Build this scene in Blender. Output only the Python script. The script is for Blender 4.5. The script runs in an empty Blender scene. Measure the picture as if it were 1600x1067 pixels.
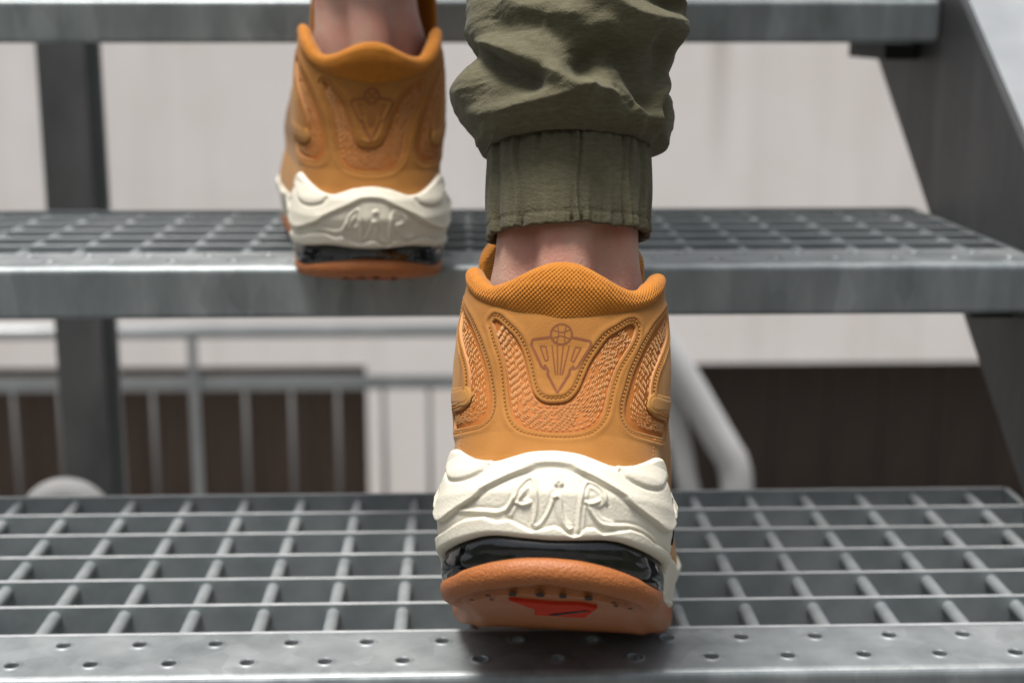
import bpy, bmesh, math, random
import numpy as np
from mathutils import Matrix, Vector, Euler
random.seed(7); np.random.seed(7)
R = math.radians
scene = bpy.context.scene
COL = scene.collection

# ------------------------------------------------------------------ camera
cam_data = bpy.data.cameras.new("camera")
cam = bpy.data.objects.new("camera", cam_data); COL.objects.link(cam)
cam.location = (0, 0, 1.672)
cam.rotation_euler = (R(90-12.36), 0, R(-1.78))
cam_data.sensor_width = 36.0
cam_data.lens = 2250*36/1600
cam_data.clip_start = 0.02; cam_data.clip_end = 400
cam_data.dof.use_dof = True
cam_data.dof.focus_distance = 0.545
cam_data.dof.aperture_fstop = 8.5
scene.camera = cam

# ------------------------------------------------------------------ sky, sun, exposure
SUN_EL, SUN_ROT = R(78), R(228)
world = bpy.data.worlds.new("World"); scene.world = world; world.use_nodes = True
nt = world.node_tree; nt.nodes.clear()
wo = nt.nodes.new("ShaderNodeOutputWorld"); bg = nt.nodes.new("ShaderNodeBackground")
sky = nt.nodes.new("ShaderNodeTexSky"); sky.sky_type = 'NISHITA'; sky.sun_disc = False
sky.sun_elevation = SUN_EL; sky.sun_rotation = SUN_ROT; sky.dust_density = 4.0; sky.air_density = 1.0
hs = nt.nodes.new("ShaderNodeHueSaturation"); hs.inputs["Saturation"].default_value = 0.38
nt.links.new(sky.outputs[0], hs.inputs["Color"]); nt.links.new(hs.outputs[0], bg.inputs[0])
bg.inputs[1].default_value = 0.08
nt.links.new(bg.outputs[0], wo.inputs[0])
sd = bpy.data.lights.new("sun", 'SUN'); sd.energy = 3.0; sd.angle = R(22); sd.color = (1, .97, .93)
sun = bpy.data.objects.new("sun", sd); COL.objects.link(sun)
_d = Vector((math.sin(SUN_ROT)*math.cos(SUN_EL), math.cos(SUN_ROT)*math.cos(SUN_EL), math.sin(SUN_EL)))
sun.rotation_euler = (-_d).to_track_quat('-Z', 'Y').to_euler()
scene.view_settings.view_transform = 'Standard'; scene.view_settings.look = 'None'
scene.view_settings.gamma = 1.0; scene.view_settings.use_curve_mapping = False
scene.view_settings.exposure = 0.92
scene.cycles.max_bounces = 8; scene.cycles.transparent_max_bounces = 12

# ------------------------------------------------------------------ materials
def mat(name, base, rough=.6, metal=0.0, spec=.5, c2=None, nscale=8, namt=.5, bump=0.0, bscale=200, bdist=.001,
        bdetail=3, sss=0, sssr=None, sheen=0, coat=0, stretch=None, rvar=0, voro=None, voro_amt=.0):
    m = bpy.data.materials.new(name); m.use_nodes = True
    n = m.node_tree.nodes; l = m.node_tree.links
    b = n["Principled BSDF"]
    b.inputs["Base Color"].default_value = (*base, 1); b.inputs["Roughness"].default_value = rough
    b.inputs["Metallic"].default_value = metal; b.inputs["Specular IOR Level"].default_value = spec
    if coat: b.inputs["Coat Weight"].default_value = coat; b.inputs["Coat Roughness"].default_value = .05
    if sheen: b.inputs["Sheen Weight"].default_value = sheen; b.inputs["Sheen Roughness"].default_value = .5
    if sss:
        b.inputs["Subsurface Weight"].default_value = sss; b.inputs["Subsurface Scale"].default_value = 1
        b.inputs["Subsurface Radius"].default_value = sssr or (.004, .0015, .0008)
    tc = n.new("ShaderNodeTexCoord"); co = tc.outputs["Object"]
    if stretch:
        mp = n.new("ShaderNodeMapping"); mp.inputs["Scale"].default_value = stretch
        l.new(co, mp.inputs[0]); sco = mp.outputs[0]
    else: sco = co
    if c2 is not None:
        nz = n.new("ShaderNodeTexNoise"); nz.inputs["Scale"].default_value = nscale; nz.inputs["Detail"].default_value = 5
        nz.inputs["Roughness"].default_value = .6; l.new(sco, nz.inputs["Vector"])
        rp = n.new("ShaderNodeMapRange"); rp.inputs[1].default_value = .5-.25/max(namt, .01)*.5; rp.inputs[2].default_value = .5+.25/max(namt, .01)*.5
        l.new(nz.outputs[0], rp.inputs[0])
        mx = n.new("ShaderNodeMixRGB"); mx.inputs[1].default_value = (*base, 1); mx.inputs[2].default_value = (*c2, 1)
        l.new(rp.outputs[0], mx.inputs[0]); out = mx.outputs[0]
        if voro:
            vo = n.new("ShaderNodeTexVoronoi"); vo.inputs["Scale"].default_value = voro; l.new(sco, vo.inputs["Vector"])
            sp = n.new("ShaderNodeSeparateColor"); l.new(vo.outputs["Color"], sp.inputs[0])
            hv = n.new("ShaderNodeHueSaturation"); l.new(out, hv.inputs["Color"])
            mr = n.new("ShaderNodeMapRange"); mr.inputs[3].default_value = 1-voro_amt; mr.inputs[4].default_value = 1+voro_amt
            l.new(sp.outputs[0], mr.inputs[0]); l.new(mr.outputs[0], hv.inputs["Value"]); out = hv.outputs[0]
        l.new(out, b.inputs["Base Color"])
        if rvar:
            m2 = n.new("ShaderNodeMapRange"); m2.inputs[3].default_value = rough-rvar; m2.inputs[4].default_value = rough+rvar
            l.new(nz.outputs[0], m2.inputs[0]); l.new(m2.outputs[0], b.inputs["Roughness"])
    if bump:
        bz = n.new("ShaderNodeTexNoise"); bz.inputs["Scale"].default_value = bscale; bz.inputs["Detail"].default_value = bdetail
        l.new(co, bz.inputs["Vector"])
        bp = n.new("ShaderNodeBump"); bp.inputs["Strength"].default_value = bump; bp.inputs["Distance"].default_value = bdist
        l.new(bz.outputs[0], bp.inputs["Height"]); l.new(bp.outputs[0], b.inputs["Normal"])
    return m
M = {}
M['galv'] = mat("galvanised_steel", (.165, .187, .192), .40, .5, c2=(.285, .31, .317), nscale=26, namt=.8, stretch=(1, 1, .35), bump=.25, bscale=260, bdist=.0004, rvar=.1, voro=70, voro_amt=.10)
M['galv_bar'] = mat("galvanised_bar", (.22, .25, .257), .42, .45, c2=(.30, .33, .337), nscale=30, namt=.9, bump=.3, bscale=400, bdist=.0003, rvar=.1)
M['galv_top'] = mat("trodden_zinc", (.175, .193, .196), .48, .4, c2=(.29, .308, .311), nscale=22, namt=.8, bump=.3, bscale=300, bdist=.0004, rvar=.12, voro=90, voro_amt=.1)
M['bracket'] = mat("shade_darkened_bracket_steel", (.02, .02, .021), .7, .1)  # steel darkened in its colour for the shade under the treads
M['worn_toplit'] = mat("worn_toplit_zinc", (.44, .46, .465), .45, .4, c2=(.56, .575, .58), nscale=40, namt=.9, rvar=.1)  # worn bar tops; brightness of light from above also put into the colour
M['rod'] = mat("galvanised_rod", (.25, .275, .28), .42, .45, c2=(.36, .385, .39), nscale=30, namt=.9)
M['steel_dark'] = mat("weathered_steel", (.060, .061, .064), .55, .3, c2=(.115, .116, .118), nscale=16, namt=.75, stretch=(1, 1, .4), bump=.2, bscale=150, bdist=.0005)
M['flange'] = mat("flange_steel", (.25, .265, .275), .55, .3, c2=(.33, .345, .355), nscale=10, namt=.9, rvar=.1)
M['pipe'] = mat("galvanised_pipe", (.27, .285, .29), .36, .5, c2=(.34, .355, .36), nscale=8, namt=.8)
M['bal'] = mat("dull_grey_bar", (.10, .10, .098), .6, .2)
M['paint_pipe'] = mat("pale_painted_pipe", (.42, .42, .42), .45, .1, c2=(.48, .48, .475), nscale=8, namt=.8)
M['wood'] = mat("dark_brown_board", (.082, .054, .039), .7, c2=(.11, .075, .055), nscale=4, namt=.8, stretch=(6, 6, .6), bump=.3, bscale=30, bdist=.002)
M['wood2'] = mat("black_brown_board", (.040, .027, .0195), .7, c2=(.058, .040, .029), nscale=4, namt=.8, stretch=(6, 6, .6), bump=.3, bscale=30, bdist=.002)
M['ground'] = mat("concrete_ground", (.085, .083, .080), .9, c2=(.13, .128, .124), nscale=2, namt=.8, bump=.4, bscale=40, bdist=.004)
M['woods'] = mat("wooded_bank", (.03, .035, .02), .95, c2=(.06, .065, .035), nscale=.6, namt=.9)
M['nubuck'] = mat("wheat_nubuck", (.325, .143, .035), .8, spec=.12, c2=(.262, .108, .023), nscale=38, namt=.7, bump=.38, bscale=1500, bdist=.0004, sheen=.08)
M['nubuck_side'] = mat("pale_wheat_nubuck", (.375, .182, .046), .78, spec=.15, c2=(.32, .148, .035), nscale=55, namt=.5, bump=.22, bscale=1500, bdist=.0004, sheen=.08)
M['cutedge'] = mat("raw_cut_leather_edge", (.48, .24, .11), .8, spec=.2)
M['stitch'] = mat("wheat_thread", (.37, .155, .036), .7, spec=.3)
M['collar'] = mat("golden_knit", (.37, .127, .008), .75, spec=.2, c2=(.42, .155, .013), nscale=300, namt=.6, sheen=.2)
M['mesh'] = mat("orange_ripstop", (.32, .100, .016), .72, spec=.3, c2=(.38, .132, .025), nscale=400, namt=.6)
M['thread'] = mat("pale_thread", (.56, .32, .135), .65, spec=.3)
M['logo'] = mat("burnt_leather_print", (.17, .062, .028), .85, spec=.1)
M['foam'] = mat("cream_midsole_rubber", (.63, .585, .475), .62, spec=.35, c2=(.665, .625, .52), nscale=90, namt=.5, bump=.32, bscale=1050, bdist=.0007, bdetail=2, sss=.12, sssr=(.002, .0015, .001))
M['gum'] = mat("gum_rubber", (.315, .104, .030), .48, spec=.35, c2=(.36, .125, .038), nscale=60, namt=.5, bump=.5, bscale=1000, bdist=.0009, bdetail=2)
M['red'] = mat("red_window_plastic", (.46, .032, .012), .85, spec=.12, )
M['black'] = mat("black_plastic", (.012, .011, .010), .6, spec=.2)
M['aircore'] = mat("smoky_bladder", (.006, .006, .007), .4, c2=(.06, .06, .064), nscale=70, namt=.9)
M['cloth'] = mat("olive_twill", (.080, .072, .041), .85, spec=.2, c2=(.108, .099, .061), nscale=260, namt=.8, stretch=(1, 1, 3.5), bump=.6, bscale=1100, bdist=.0006, sheen=.06)
M['skin'] = mat("skin", (.46, .295, .225), .55, spec=.35, c2=(.44, .195, .145), nscale=42, namt=.8, bump=.45, bscale=800, bdist=.0006, sss=.06, sssr=(.004, .0014, .0007))
M['hair'] = mat("body_hair", (.035, .02, .013), .6)
# clear outer skin of the air unit: see-through, with a glossy reflection
def shell_mat():
    m = bpy.data.materials.new("clear_air_shell"); m.use_nodes = True
    n = m.node_tree.nodes; l = m.node_tree.links; n.clear()
    o = n.new("ShaderNodeOutputMaterial"); mx = n.new("ShaderNodeMixShader"); t = n.new("ShaderNodeBsdfTransparent")
    g = n.new("ShaderNodeBsdfGlossy"); f = n.new("ShaderNodeFresnel"); f.inputs[0].default_value = 1.75
    t.inputs[0].default_value = (.62, .62, .64, 1); g.inputs["Roughness"].default_value = .04
    l.new(f.outputs[0], mx.inputs[0]); l.new(t.outputs[0], mx.inputs[1]); l.new(g.outputs[0], mx.inputs[2]); l.new(mx.outputs[0], o.inputs[0])
    return m
M['pillar'] = mat("pale_grey_foam", (.34, .34, .335), .5)
M['dull_pipe'] = mat("dull_painted_pipe", (.24, .24, .24), .75, spec=.2, c2=(.29, .29, .285), nscale=12, namt=.8)
M['airshell'] = shell_mat()
# pale rendered wall with faint vertical streaks and one rust-brown run
def wall_mat():
    m = mat("pale_rendered_wall", (.79, .735, .70), .85, c2=(.84, .80, .775), nscale=3, namt=.7, bump=.2, bscale=60, bdist=.002)
    n = m.node_tree.nodes; l = m.node_tree.links; b = n["Principled BSDF"]
    src = b.inputs["Base Color"].links[0].from_socket
    tc = n.new("ShaderNodeTexCoord"); mp = n.new("ShaderNodeMapping"); mp.inputs["Scale"].default_value = (9, 9, .5)
    l.new(tc.outputs["Object"], mp.inputs[0])
    nz = n.new("ShaderNodeTexNoise"); nz.inputs["Scale"].default_value = 1.0; nz.inputs["Detail"].default_value = 4; l.new(mp.outputs[0], nz.inputs["Vector"])
    mr = n.new("ShaderNodeMapRange"); mr.inputs[1].default_value = .5; mr.inputs[2].default_value = .8; mr.inputs[4].default_value = .22; l.new(nz.outputs[0], mr.inputs[0])
    mx = n.new("ShaderNodeMixRGB"); mx.inputs[2].default_value = (.40, .35, .32, 1); l.new(mr.outputs[0], mx.inputs[0]); l.new(src, mx.inputs[1])
    # rust run
    sp = n.new("ShaderNodeSeparateXYZ"); l.new(tc.outputs["Object"], sp.inputs[0])
    def mth(op, a, bb):
        q = n.new("ShaderNodeMath"); q.operation = op
        for i, v in enumerate((a, bb)):
            if isinstance(v, (int, float)): q.inputs[i].default_value = v
            else: l.new(v, q.inputs[i])
        return q.outputs[0]
    dx = mth('ABSOLUTE', mth('SUBTRACT', sp.outputs[0], .80), 0)
    a = n.new("ShaderNodeMapRange"); a.inputs[1].default_value = 0.0; a.inputs[2].default_value = .05; a.inputs[3].default_value = 1; a.inputs[4].default_value = 0; l.new(dx, a.inputs[0])
    z = n.new("ShaderNodeMapRange"); z.inputs[1].default_value = 1.15; z.inputs[2].default_value = 1.8; l.new(sp.outputs[2], z.inputs[0])
    fac = mth('MULTIPLY', mth('MULTIPLY', a.outputs[0], z.outputs[0]), .5)
    m2 = n.new("ShaderNodeMixRGB"); m2.inputs[2].default_value = (.16, .10, .065, 1); l.new(fac, m2.inputs[0]); l.new(mx.outputs[0], m2.inputs[1])
    l.new(m2.outputs[0], b.inputs["Base Color"])
    return m
M['wall'] = wall_mat()
# ------------------------------------------------------------------ helpers
def mesh_obj(name, V, Fc, m, parent=None, smooth=True):
    me = bpy.data.meshes.new(name)
    V = np.asarray(V, dtype=np.float64)
    if isinstance(Fc, np.ndarray):
        k = Fc.shape[1]; nf = Fc.shape[0]
        me.vertices.add(len(V)); me.vertices.foreach_set("co", V.ravel())
        me.loops.add(nf*k); me.loops.foreach_set("vertex_index", Fc.astype(np.int32).ravel())
        me.polygons.add(nf); me.polygons.foreach_set("loop_start", np.arange(0, nf*k, k, dtype=np.int32))
        me.update(calc_edges=True)
    else:
        me.from_pydata([tuple(v) for v in V], [], [tuple(f) for f in Fc]); me.update()
    me.polygons.foreach_set("use_smooth", np.full(len(me.polygons), bool(smooth)))
    for k, mm in enumerate(m if isinstance(m, (list, tuple)) else [m]): me.materials.append(mm)
    o = bpy.data.objects.new(name, me); COL.objects.link(o)
    if parent: o.parent = parent
    return o
def bm_obj(name, bm, m, parent=None, smooth=False):
    me = bpy.data.meshes.new(name); bm.normal_update(); bm.to_mesh(me); bm.free()
    me.materials.append(m)
    me.polygons.foreach_set("use_smooth", np.full(len(me.polygons), bool(smooth)))
    o = bpy.data.objects.new(name, me); COL.objects.link(o)
    if parent: o.parent = parent
    return o
def copy_obj(o, parent, loc=None):
    c = o.copy(); COL.objects.link(c); c.parent = parent
    if loc is not None: c.location = loc
    return c
def empty(name, loc=(0, 0, 0), rot=(0, 0, 0)):
    o = bpy.data.objects.new(name, None); COL.objects.link(o); o.location = loc; o.rotation_euler = rot; o.empty_display_size = .05
    return o
def tag(o, label=None, cat=None, group=None, kind=None):
    for k, v in (('label', label), ('category', cat), ('group', group), ('kind', kind)):
        if v: o[k] = v
    return o
def add_box(bm, lo, hi, bev=0.0):
    lo = Vector(lo); hi = Vector(hi)
    r = bmesh.ops.create_cube(bm, size=1.0, matrix=Matrix.Translation((lo+hi)/2) @ Matrix.Diagonal((*(hi-lo), 1)))
    if bev:
        es = list({e for v in r['verts'] for e in v.link_edges})
        bmesh.ops.bevel(bm, geom=es, offset=bev, segments=2, affect='EDGES', profile=.5)
def box(name, lo, hi, m, parent=None, bev=0.0):
    bm = bmesh.new(); add_box(bm, lo, hi, bev); return bm_obj(name, bm, m, parent)
def frame_path(pts):
    pts = np.asarray(pts, float); n = len(pts)
    T = np.gradient(pts, axis=0); T /= np.linalg.norm(T, axis=1)[:, None]+1e-12
    up = np.array([0, 0, 1.0]) if abs(T[0, 2]) < .9 else np.array([0, 1.0, 0])
    N = np.zeros_like(pts); v = np.cross(T[0], up); v /= np.linalg.norm(v); N[0] = v
    for i in range(1, n):
        v = N[i-1]-T[i]*(N[i-1]@T[i]); N[i] = v/(np.linalg.norm(v)+1e-12)
    return pts, T, N, np.cross(T, N)
def tube_vf(pts, r, seg=10, base=0, caps=True, flat=1.0):
    pts, T, N, B = frame_path(pts); n = len(pts)
    r = np.broadcast_to(np.asarray(r, float), (n,))
    a = np.linspace(0, 2*np.pi, seg, endpoint=False)
    V = (pts[:, None]+(N[:, None]*np.cos(a)[None, :, None]+B[:, None]*np.sin(a)[None, :, None]*flat)*r[:, None, None]).reshape(-1, 3)
    F = [(base+i*seg+j, base+i*seg+(j+1) % seg, base+(i+1)*seg+(j+1) % seg, base+(i+1)*seg+j) for i in range(n-1) for j in range(seg)]
    if caps:
        F.append(tuple(base+j for j in range(seg))[::-1]); F.append(tuple(base+(n-1)*seg+j for j in range(seg)))
    return V, F
def tube(name, pts, r, m, parent=None, seg=12, flat=1.0):
    V, F = tube_vf(pts, r, seg, flat=flat); return mesh_obj(name, V, F, m, parent)
def catmull(pts, n):
    """smooth curve through 2D/3D points, resampled to n points evenly along its length"""
    p = np.asarray(pts, float); q = np.vstack([2*p[0]-p[1], p, 2*p[-1]-p[-2]]); out = []
    for i in range(1, len(q)-2):
        t = np.linspace(0, 1, 14, endpoint=False)[:, None]
        a, b, c, d = q[i-1], q[i], q[i+1], q[i+2]
        out.append(.5*(2*b+(c-a)*t+(2*a-5*b+4*c-d)*t**2+(-a+3*b-3*c+d)*t**3))
    out = np.vstack(out+[p[-1:]])
    s = np.concatenate([[0], np.cumsum(np.linalg.norm(np.diff(out, axis=0), axis=1))])
    return np.stack([np.interp(np.linspace(0, s[-1], n), s, out[:, k]) for k in range(p.shape[1])], 1)
def P2(s): return np.array([[float(c) for c in a.split(',')] for a in s.split()])
def seg_dist(X, Y, poly, closed=False):
    """distance from points to a polyline"""
    p = np.asarray(poly, float); q = np.roll(p, -1, 0) if closed else p[1:]; p0 = p if closed else p[:-1]
    d = np.full(X.shape, 1e18)
    for a, b in zip(p0, q):
        e = b-a; L = e@e+1e-12
        t = np.clip(((X-a[0])*e[0]+(Y-a[1])*e[1])/L, 0, 1)
        d = np.minimum(d, (X-a[0]-t*e[0])**2+(Y-a[1]-t*e[1])**2)
    return np.sqrt(d)
def inside(X, Y, poly):
    p = np.asarray(poly, float); q = np.roll(p, -1, 0); r = np.zeros(X.shape, bool)
    for a, b in zip(p, q):
        if a[1] == b[1]: continue
        c = ((a[1] > Y) != (b[1] > Y)) & (X < (b[0]-a[0])*(Y-a[1])/(b[1]-a[1])+a[0]); r ^= c
    return r
def sdf(X, Y, poly):
    d = seg_dist(X, Y, poly, True); return np.where(inside(X, Y, poly), -d, d)
def sstep(a, b, x):
    t = np.clip((x-a)/(b-a), 0, 1); return t*t*(3-2*t)
def gauss(d, w): return np.exp(-(d/w)**2)
def grid_faces(n, m, closed=False, mask=None):
    i, j = np.meshgrid(np.arange(n-1 if not closed else n), np.arange(m-1), indexing='ij')
    a = i*m+j; b = ((i+1) % n)*m+j
    F = np.stack([a, b, b+1, a+1], -1).reshape(-1, 4)
    return F if mask is None else F[mask.reshape(-1)]
def vnoise(x, y, seed=0):
    """smooth 2D value noise in -1..1"""
    rs = np.random.RandomState(seed); tab = rs.rand(64, 64)*2-1
    xi = np.floor(x).astype(int); yi = np.floor(y).astype(int); fx = x-xi; fy = y-yi
    fx = fx*fx*(3-2*fx); fy = fy*fy*(3-2*fy)
    g = lambda a, b: tab[a % 64, b % 64]
    return (g(xi, yi)*(1-fx)+g(xi+1, yi)*fx)*(1-fy)+(g(xi, yi+1)*(1-fx)+g(xi+1, yi+1)*fx)*fy
# ---------- shoe form (metres, shoe's own frame: x right, y toward the toe, z up, heel at y = 0)
def _outline():
    th = np.linspace(0, math.pi/2, 240)
    n = 2.35
    x = np.sin(th)**(2/n); y = 0.043*(1-np.maximum(np.cos(th), 0)**(2/n))
    return x, y
_ox, _oy = _outline()
_W0 = 0.040
_au = np.concatenate([[0], np.cumsum(np.hypot(np.diff(_ox*_W0), np.diff(_oy)))])
_UQ = _au[-1]                      # arc length of the rounded heel, then straight sides
_PZ = np.array([0.000, .004, .010, .016, .026, .030, .036, .044, .050, .059, .068, .079, .091, .1025, .113, .121, .129, .142])
_PY = np.array([ .012, .006, .0015, .003, .001, .000, -.0015, .000, .0035, .0075, .010, .012, .013, .0125, .011, .011, .014, .022])
_PW = np.array([.0360, .0385, .0392, .0385, .0405, .0410, .0408, .0395, .0380, .0382, .0396, .0408, .0410, .0402, .0390, .0377, .0368, .036])
def _side(y, side):
    yy = np.array([0, .045, .07, .10, .14, .18, .21, .24, .27, .288, .297, .30])
    lat = np.array([1, 1.0, 1.0, 1.02, 1.15, 1.27, 1.28, 1.20, 1.0, .72, .42, .05])
    med = np.array([1, 1.0, .99, .98, 1.06, 1.20, 1.22, 1.10, .82, .5, .26, .05])
    return np.where(side > 0, np.interp(y, yy, lat), np.interp(y, yy, med))
def S(u, z, hand=1, off=0.0):
    """point on the shoe's side wall: u = arc length from the back centre (+ right), z = height"""
    u = np.asarray(u, float); z = np.asarray(z, float)
    au = np.abs(u); sg = np.sign(u)
    nx = np.where(au < _UQ, np.interp(au, _au, _ox), 1.0)
    ny = np.where(au < _UQ, np.interp(au, _au, _oy), 0.043 + (au-_UQ))
    w = np.interp(z, _PZ, _PW); yb = np.interp(z, _PZ, _PY)
    ny = np.minimum(ny, .30)
    wf = np.where(ny > .11, 1.0, 1.0)
    x = sg*w*nx*_side(ny, sg*hand)*wf
    y = ny + yb*np.exp(-(ny/.05)**2)
    return np.stack([x, y, z], -1)
# ------------------------------------------------------------------ the place
# ground: one sheet out to the horizon
gb = bmesh.new(); add_box(gb, (-150, -150, -.3), (150, 150, 0)); tag(bm_obj('ground', gb, M['ground']), kind='structure')

# wooded hillside that closes the view behind the photographer (it shows in the shiny air units)
na, nr = 220, 26
aa = np.linspace(R(165), R(375), na); tt = np.linspace(0, 1, nr)
Ag, Tg = np.meshgrid(aa, tt, indexing='ij')
rad = 16+26*Tg
hz = 9.5*sstep(0, .55, Tg)*(1+.18*vnoise(Ag*7, Tg*2, 21)+.12*vnoise(Ag*23, Tg*7, 22)) + 5*Tg
hz = hz*sstep(R(165), R(185), Ag)*sstep(R(375), R(355), Ag)
tag(mesh_obj('hillside', np.stack([rad*np.cos(Ag), rad*np.sin(Ag), hz+.9*vnoise(Ag*60, Tg*18, 23)*Tg-.05], -1).reshape(-1, 3), grid_faces(na, nr), M['woods']), kind='structure')

# rendered wall with two wide openings
WY0, WY1 = 4.60, 4.90
w = empty('rendered_wall', (0, WY0, 0))
tag(w, 'pale pinkish grey rendered wall with two wide dark openings behind the stairs', 'wall')
LZ = .585
ops = [(-3.2, -.335), (.66, 2.6)]
bm = bmesh.new()
add_box(bm, (-6, 0, LZ), (6, .30, 4.2))
add_box(bm, (-6, 0, 0), (ops[0][0], .30, LZ-.0005)); add_box(bm, (ops[0][1], 0, 0), (ops[1][0], .30, LZ-.0005)); add_box(bm, (ops[1][1], 0, 0), (6, .30, LZ-.0005))
o = bm_obj('wall_face', bm, M['wall'], w)
def boards(name, x0, x1, m, label, n):
    t = empty(name, ((x0+x1)/2, WY0+.2, 0)); tag(t, label, 'gate')
    bw = (x1-x0)/n; first = None
    for k in range(n):
        d = [0, .0015, .0005, .002, .001][k % 5]
        lx = x0+bw*k-(x0+x1)/2
        if first is None:
            first = box('board', (.0008, 0, .03), (bw-.0008, .03, LZ-.015), m, t, .003); first.location = (lx, d, 0)
        else: copy_obj(first, t, (lx, d, 0))
    box('rail', (x0-(x0+x1)/2+.01, .048, .10), (x1-(x0+x1)/2-.01, .09, .18), m, t)
    box('rail', (x0-(x0+x1)/2+.01, .048, .42), (x1-(x0+x1)/2-.01, .09, .50), m, t)
    return t
boards('boarded_gate', ops[0][0]+.01, ops[0][1]-.01, M['wood'], 'dark brown boarded gate in the wall opening behind the grey railing', 15)
boards('boarded_gate', ops[1][0]+.01, ops[1][1]-.01, M['wood2'], 'blackish brown boarded gate in the wall opening at the sloping stringer side', 10)

# railing in front of the wall
RY = 3.6
rl = empty('guard_railing', (-.70, RY, 0)); tag(rl, 'grey metal guard railing with thin upright bars beyond the stairs', 'railing')
tube('top_rail', [(-2.6, 0, .914), (-1, 0, .914), (1.12, 0, .914)], .0175, M['pipe'], rl, 16)
box('middle_rail', (-2.6, -.006, .760), (1.12, .006, .796), M['pipe'], rl, .001)
box('bottom_rail', (-2.6, -.006, .10), (1.12, .006, .136), M['pipe'], rl, .001)
pb = bmesh.new(); add_box(pb, (-.012, -.016, 0), (.012, -.0065, .897), .001); post = bm_obj('post', pb, M['pipe'], rl)
copy_obj(post, rl, (-1.42, 0, 0)); copy_obj(post, rl, (1.10, 0, 0))
V, F = tube_vf([(0, 0, .137), (0, 0, .45), (0, 0, .7595)], .0062, 8)
bal = mesh_obj('baluster', V, F, M['bal'], rl); bal.location = (.0, .0, 0); first = True
for k in range(-20, 9):
    x = .009+.118*k
    if abs(x) < .03 or abs(x+1.42) < .03 or x < -2.55 or x > 1.08: continue
    if first: bal.location = (x, 0, 0); first = False
    else: copy_obj(bal, rl, (x, 0, 0))

# two handrails of the flight that goes down beyond
h1 = empty('handrail', (.472, 2.4, 0)); tag(h1, 'pale tubular handrail sloping down beside the gum soled sneaker on the lower tread', 'handrail')
path = catmull([(-.33, 0, 1.44), (-.224, 0, 1.265), (-.122, 0, 1.114), (-.035, 0, .968), (-.010, 0, .925), (-.002, 0, .87), (0, 0, .75), (0, 0, .4), (0, 0, 0)], 60)
tube('rail_tube', path, .028, M['paint_pipe'], h1, 18)
tube('lower_bar', catmull([(-.25, .03, 1.33), (-.174, .03, 1.18), (-.135, .03, 1.09), (-.108, .03, .99), (-.086, .03, .88), (-.082, .03, .80), (-.082, .03, 0)], 50), .019, M['paint_pipe'], h1, 12)
h2 = empty('handrail', (-.33, 1.3, 0)); tag(h2, 'pale rounded handrail end low in front of the dark steel column', 'handrail')
an = np.linspace(R(142), 0, 26)
pth = np.concatenate([np.linspace((-.175, 0, 1.085), (-.072, 0, 1.222), 12, endpoint=False), np.stack([-.049+.028*np.cos(an), 0*an, 1.2155+.027*np.sin(an)], 1), np.linspace((-.021, 0, 1.19), (-.021, 0, 0), 14)])
tube('rail_tube', pth, .0165, M['dull_pipe'], h2, 18)

# steel column behind the treads
c = empty('steel_column', (-.410, 1.5, 0)); tag(c, 'dark upright steel column standing behind the stair treads', 'column')
bm = bmesh.new(); add_box(bm, (-.026, 0, 0), (.022, .006, 3.0), .0008); add_box(bm, (-.004, .0065, 0), (.004, .0735, 3.0)); bm_obj('front_flange', bm, M['steel_dark'], c)
bm = bmesh.new(); add_box(bm, (-.030, .074, 0), (.021, .080, 3.0), .0008); bm_obj('rear_flange', bm, M['pipe'], c)
bm = bmesh.new(); add_box(bm, (-.07, -.03, 0), (.07, .11, .012), .001); bm_obj('base_plate', bm, M['galv'], c)

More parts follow.
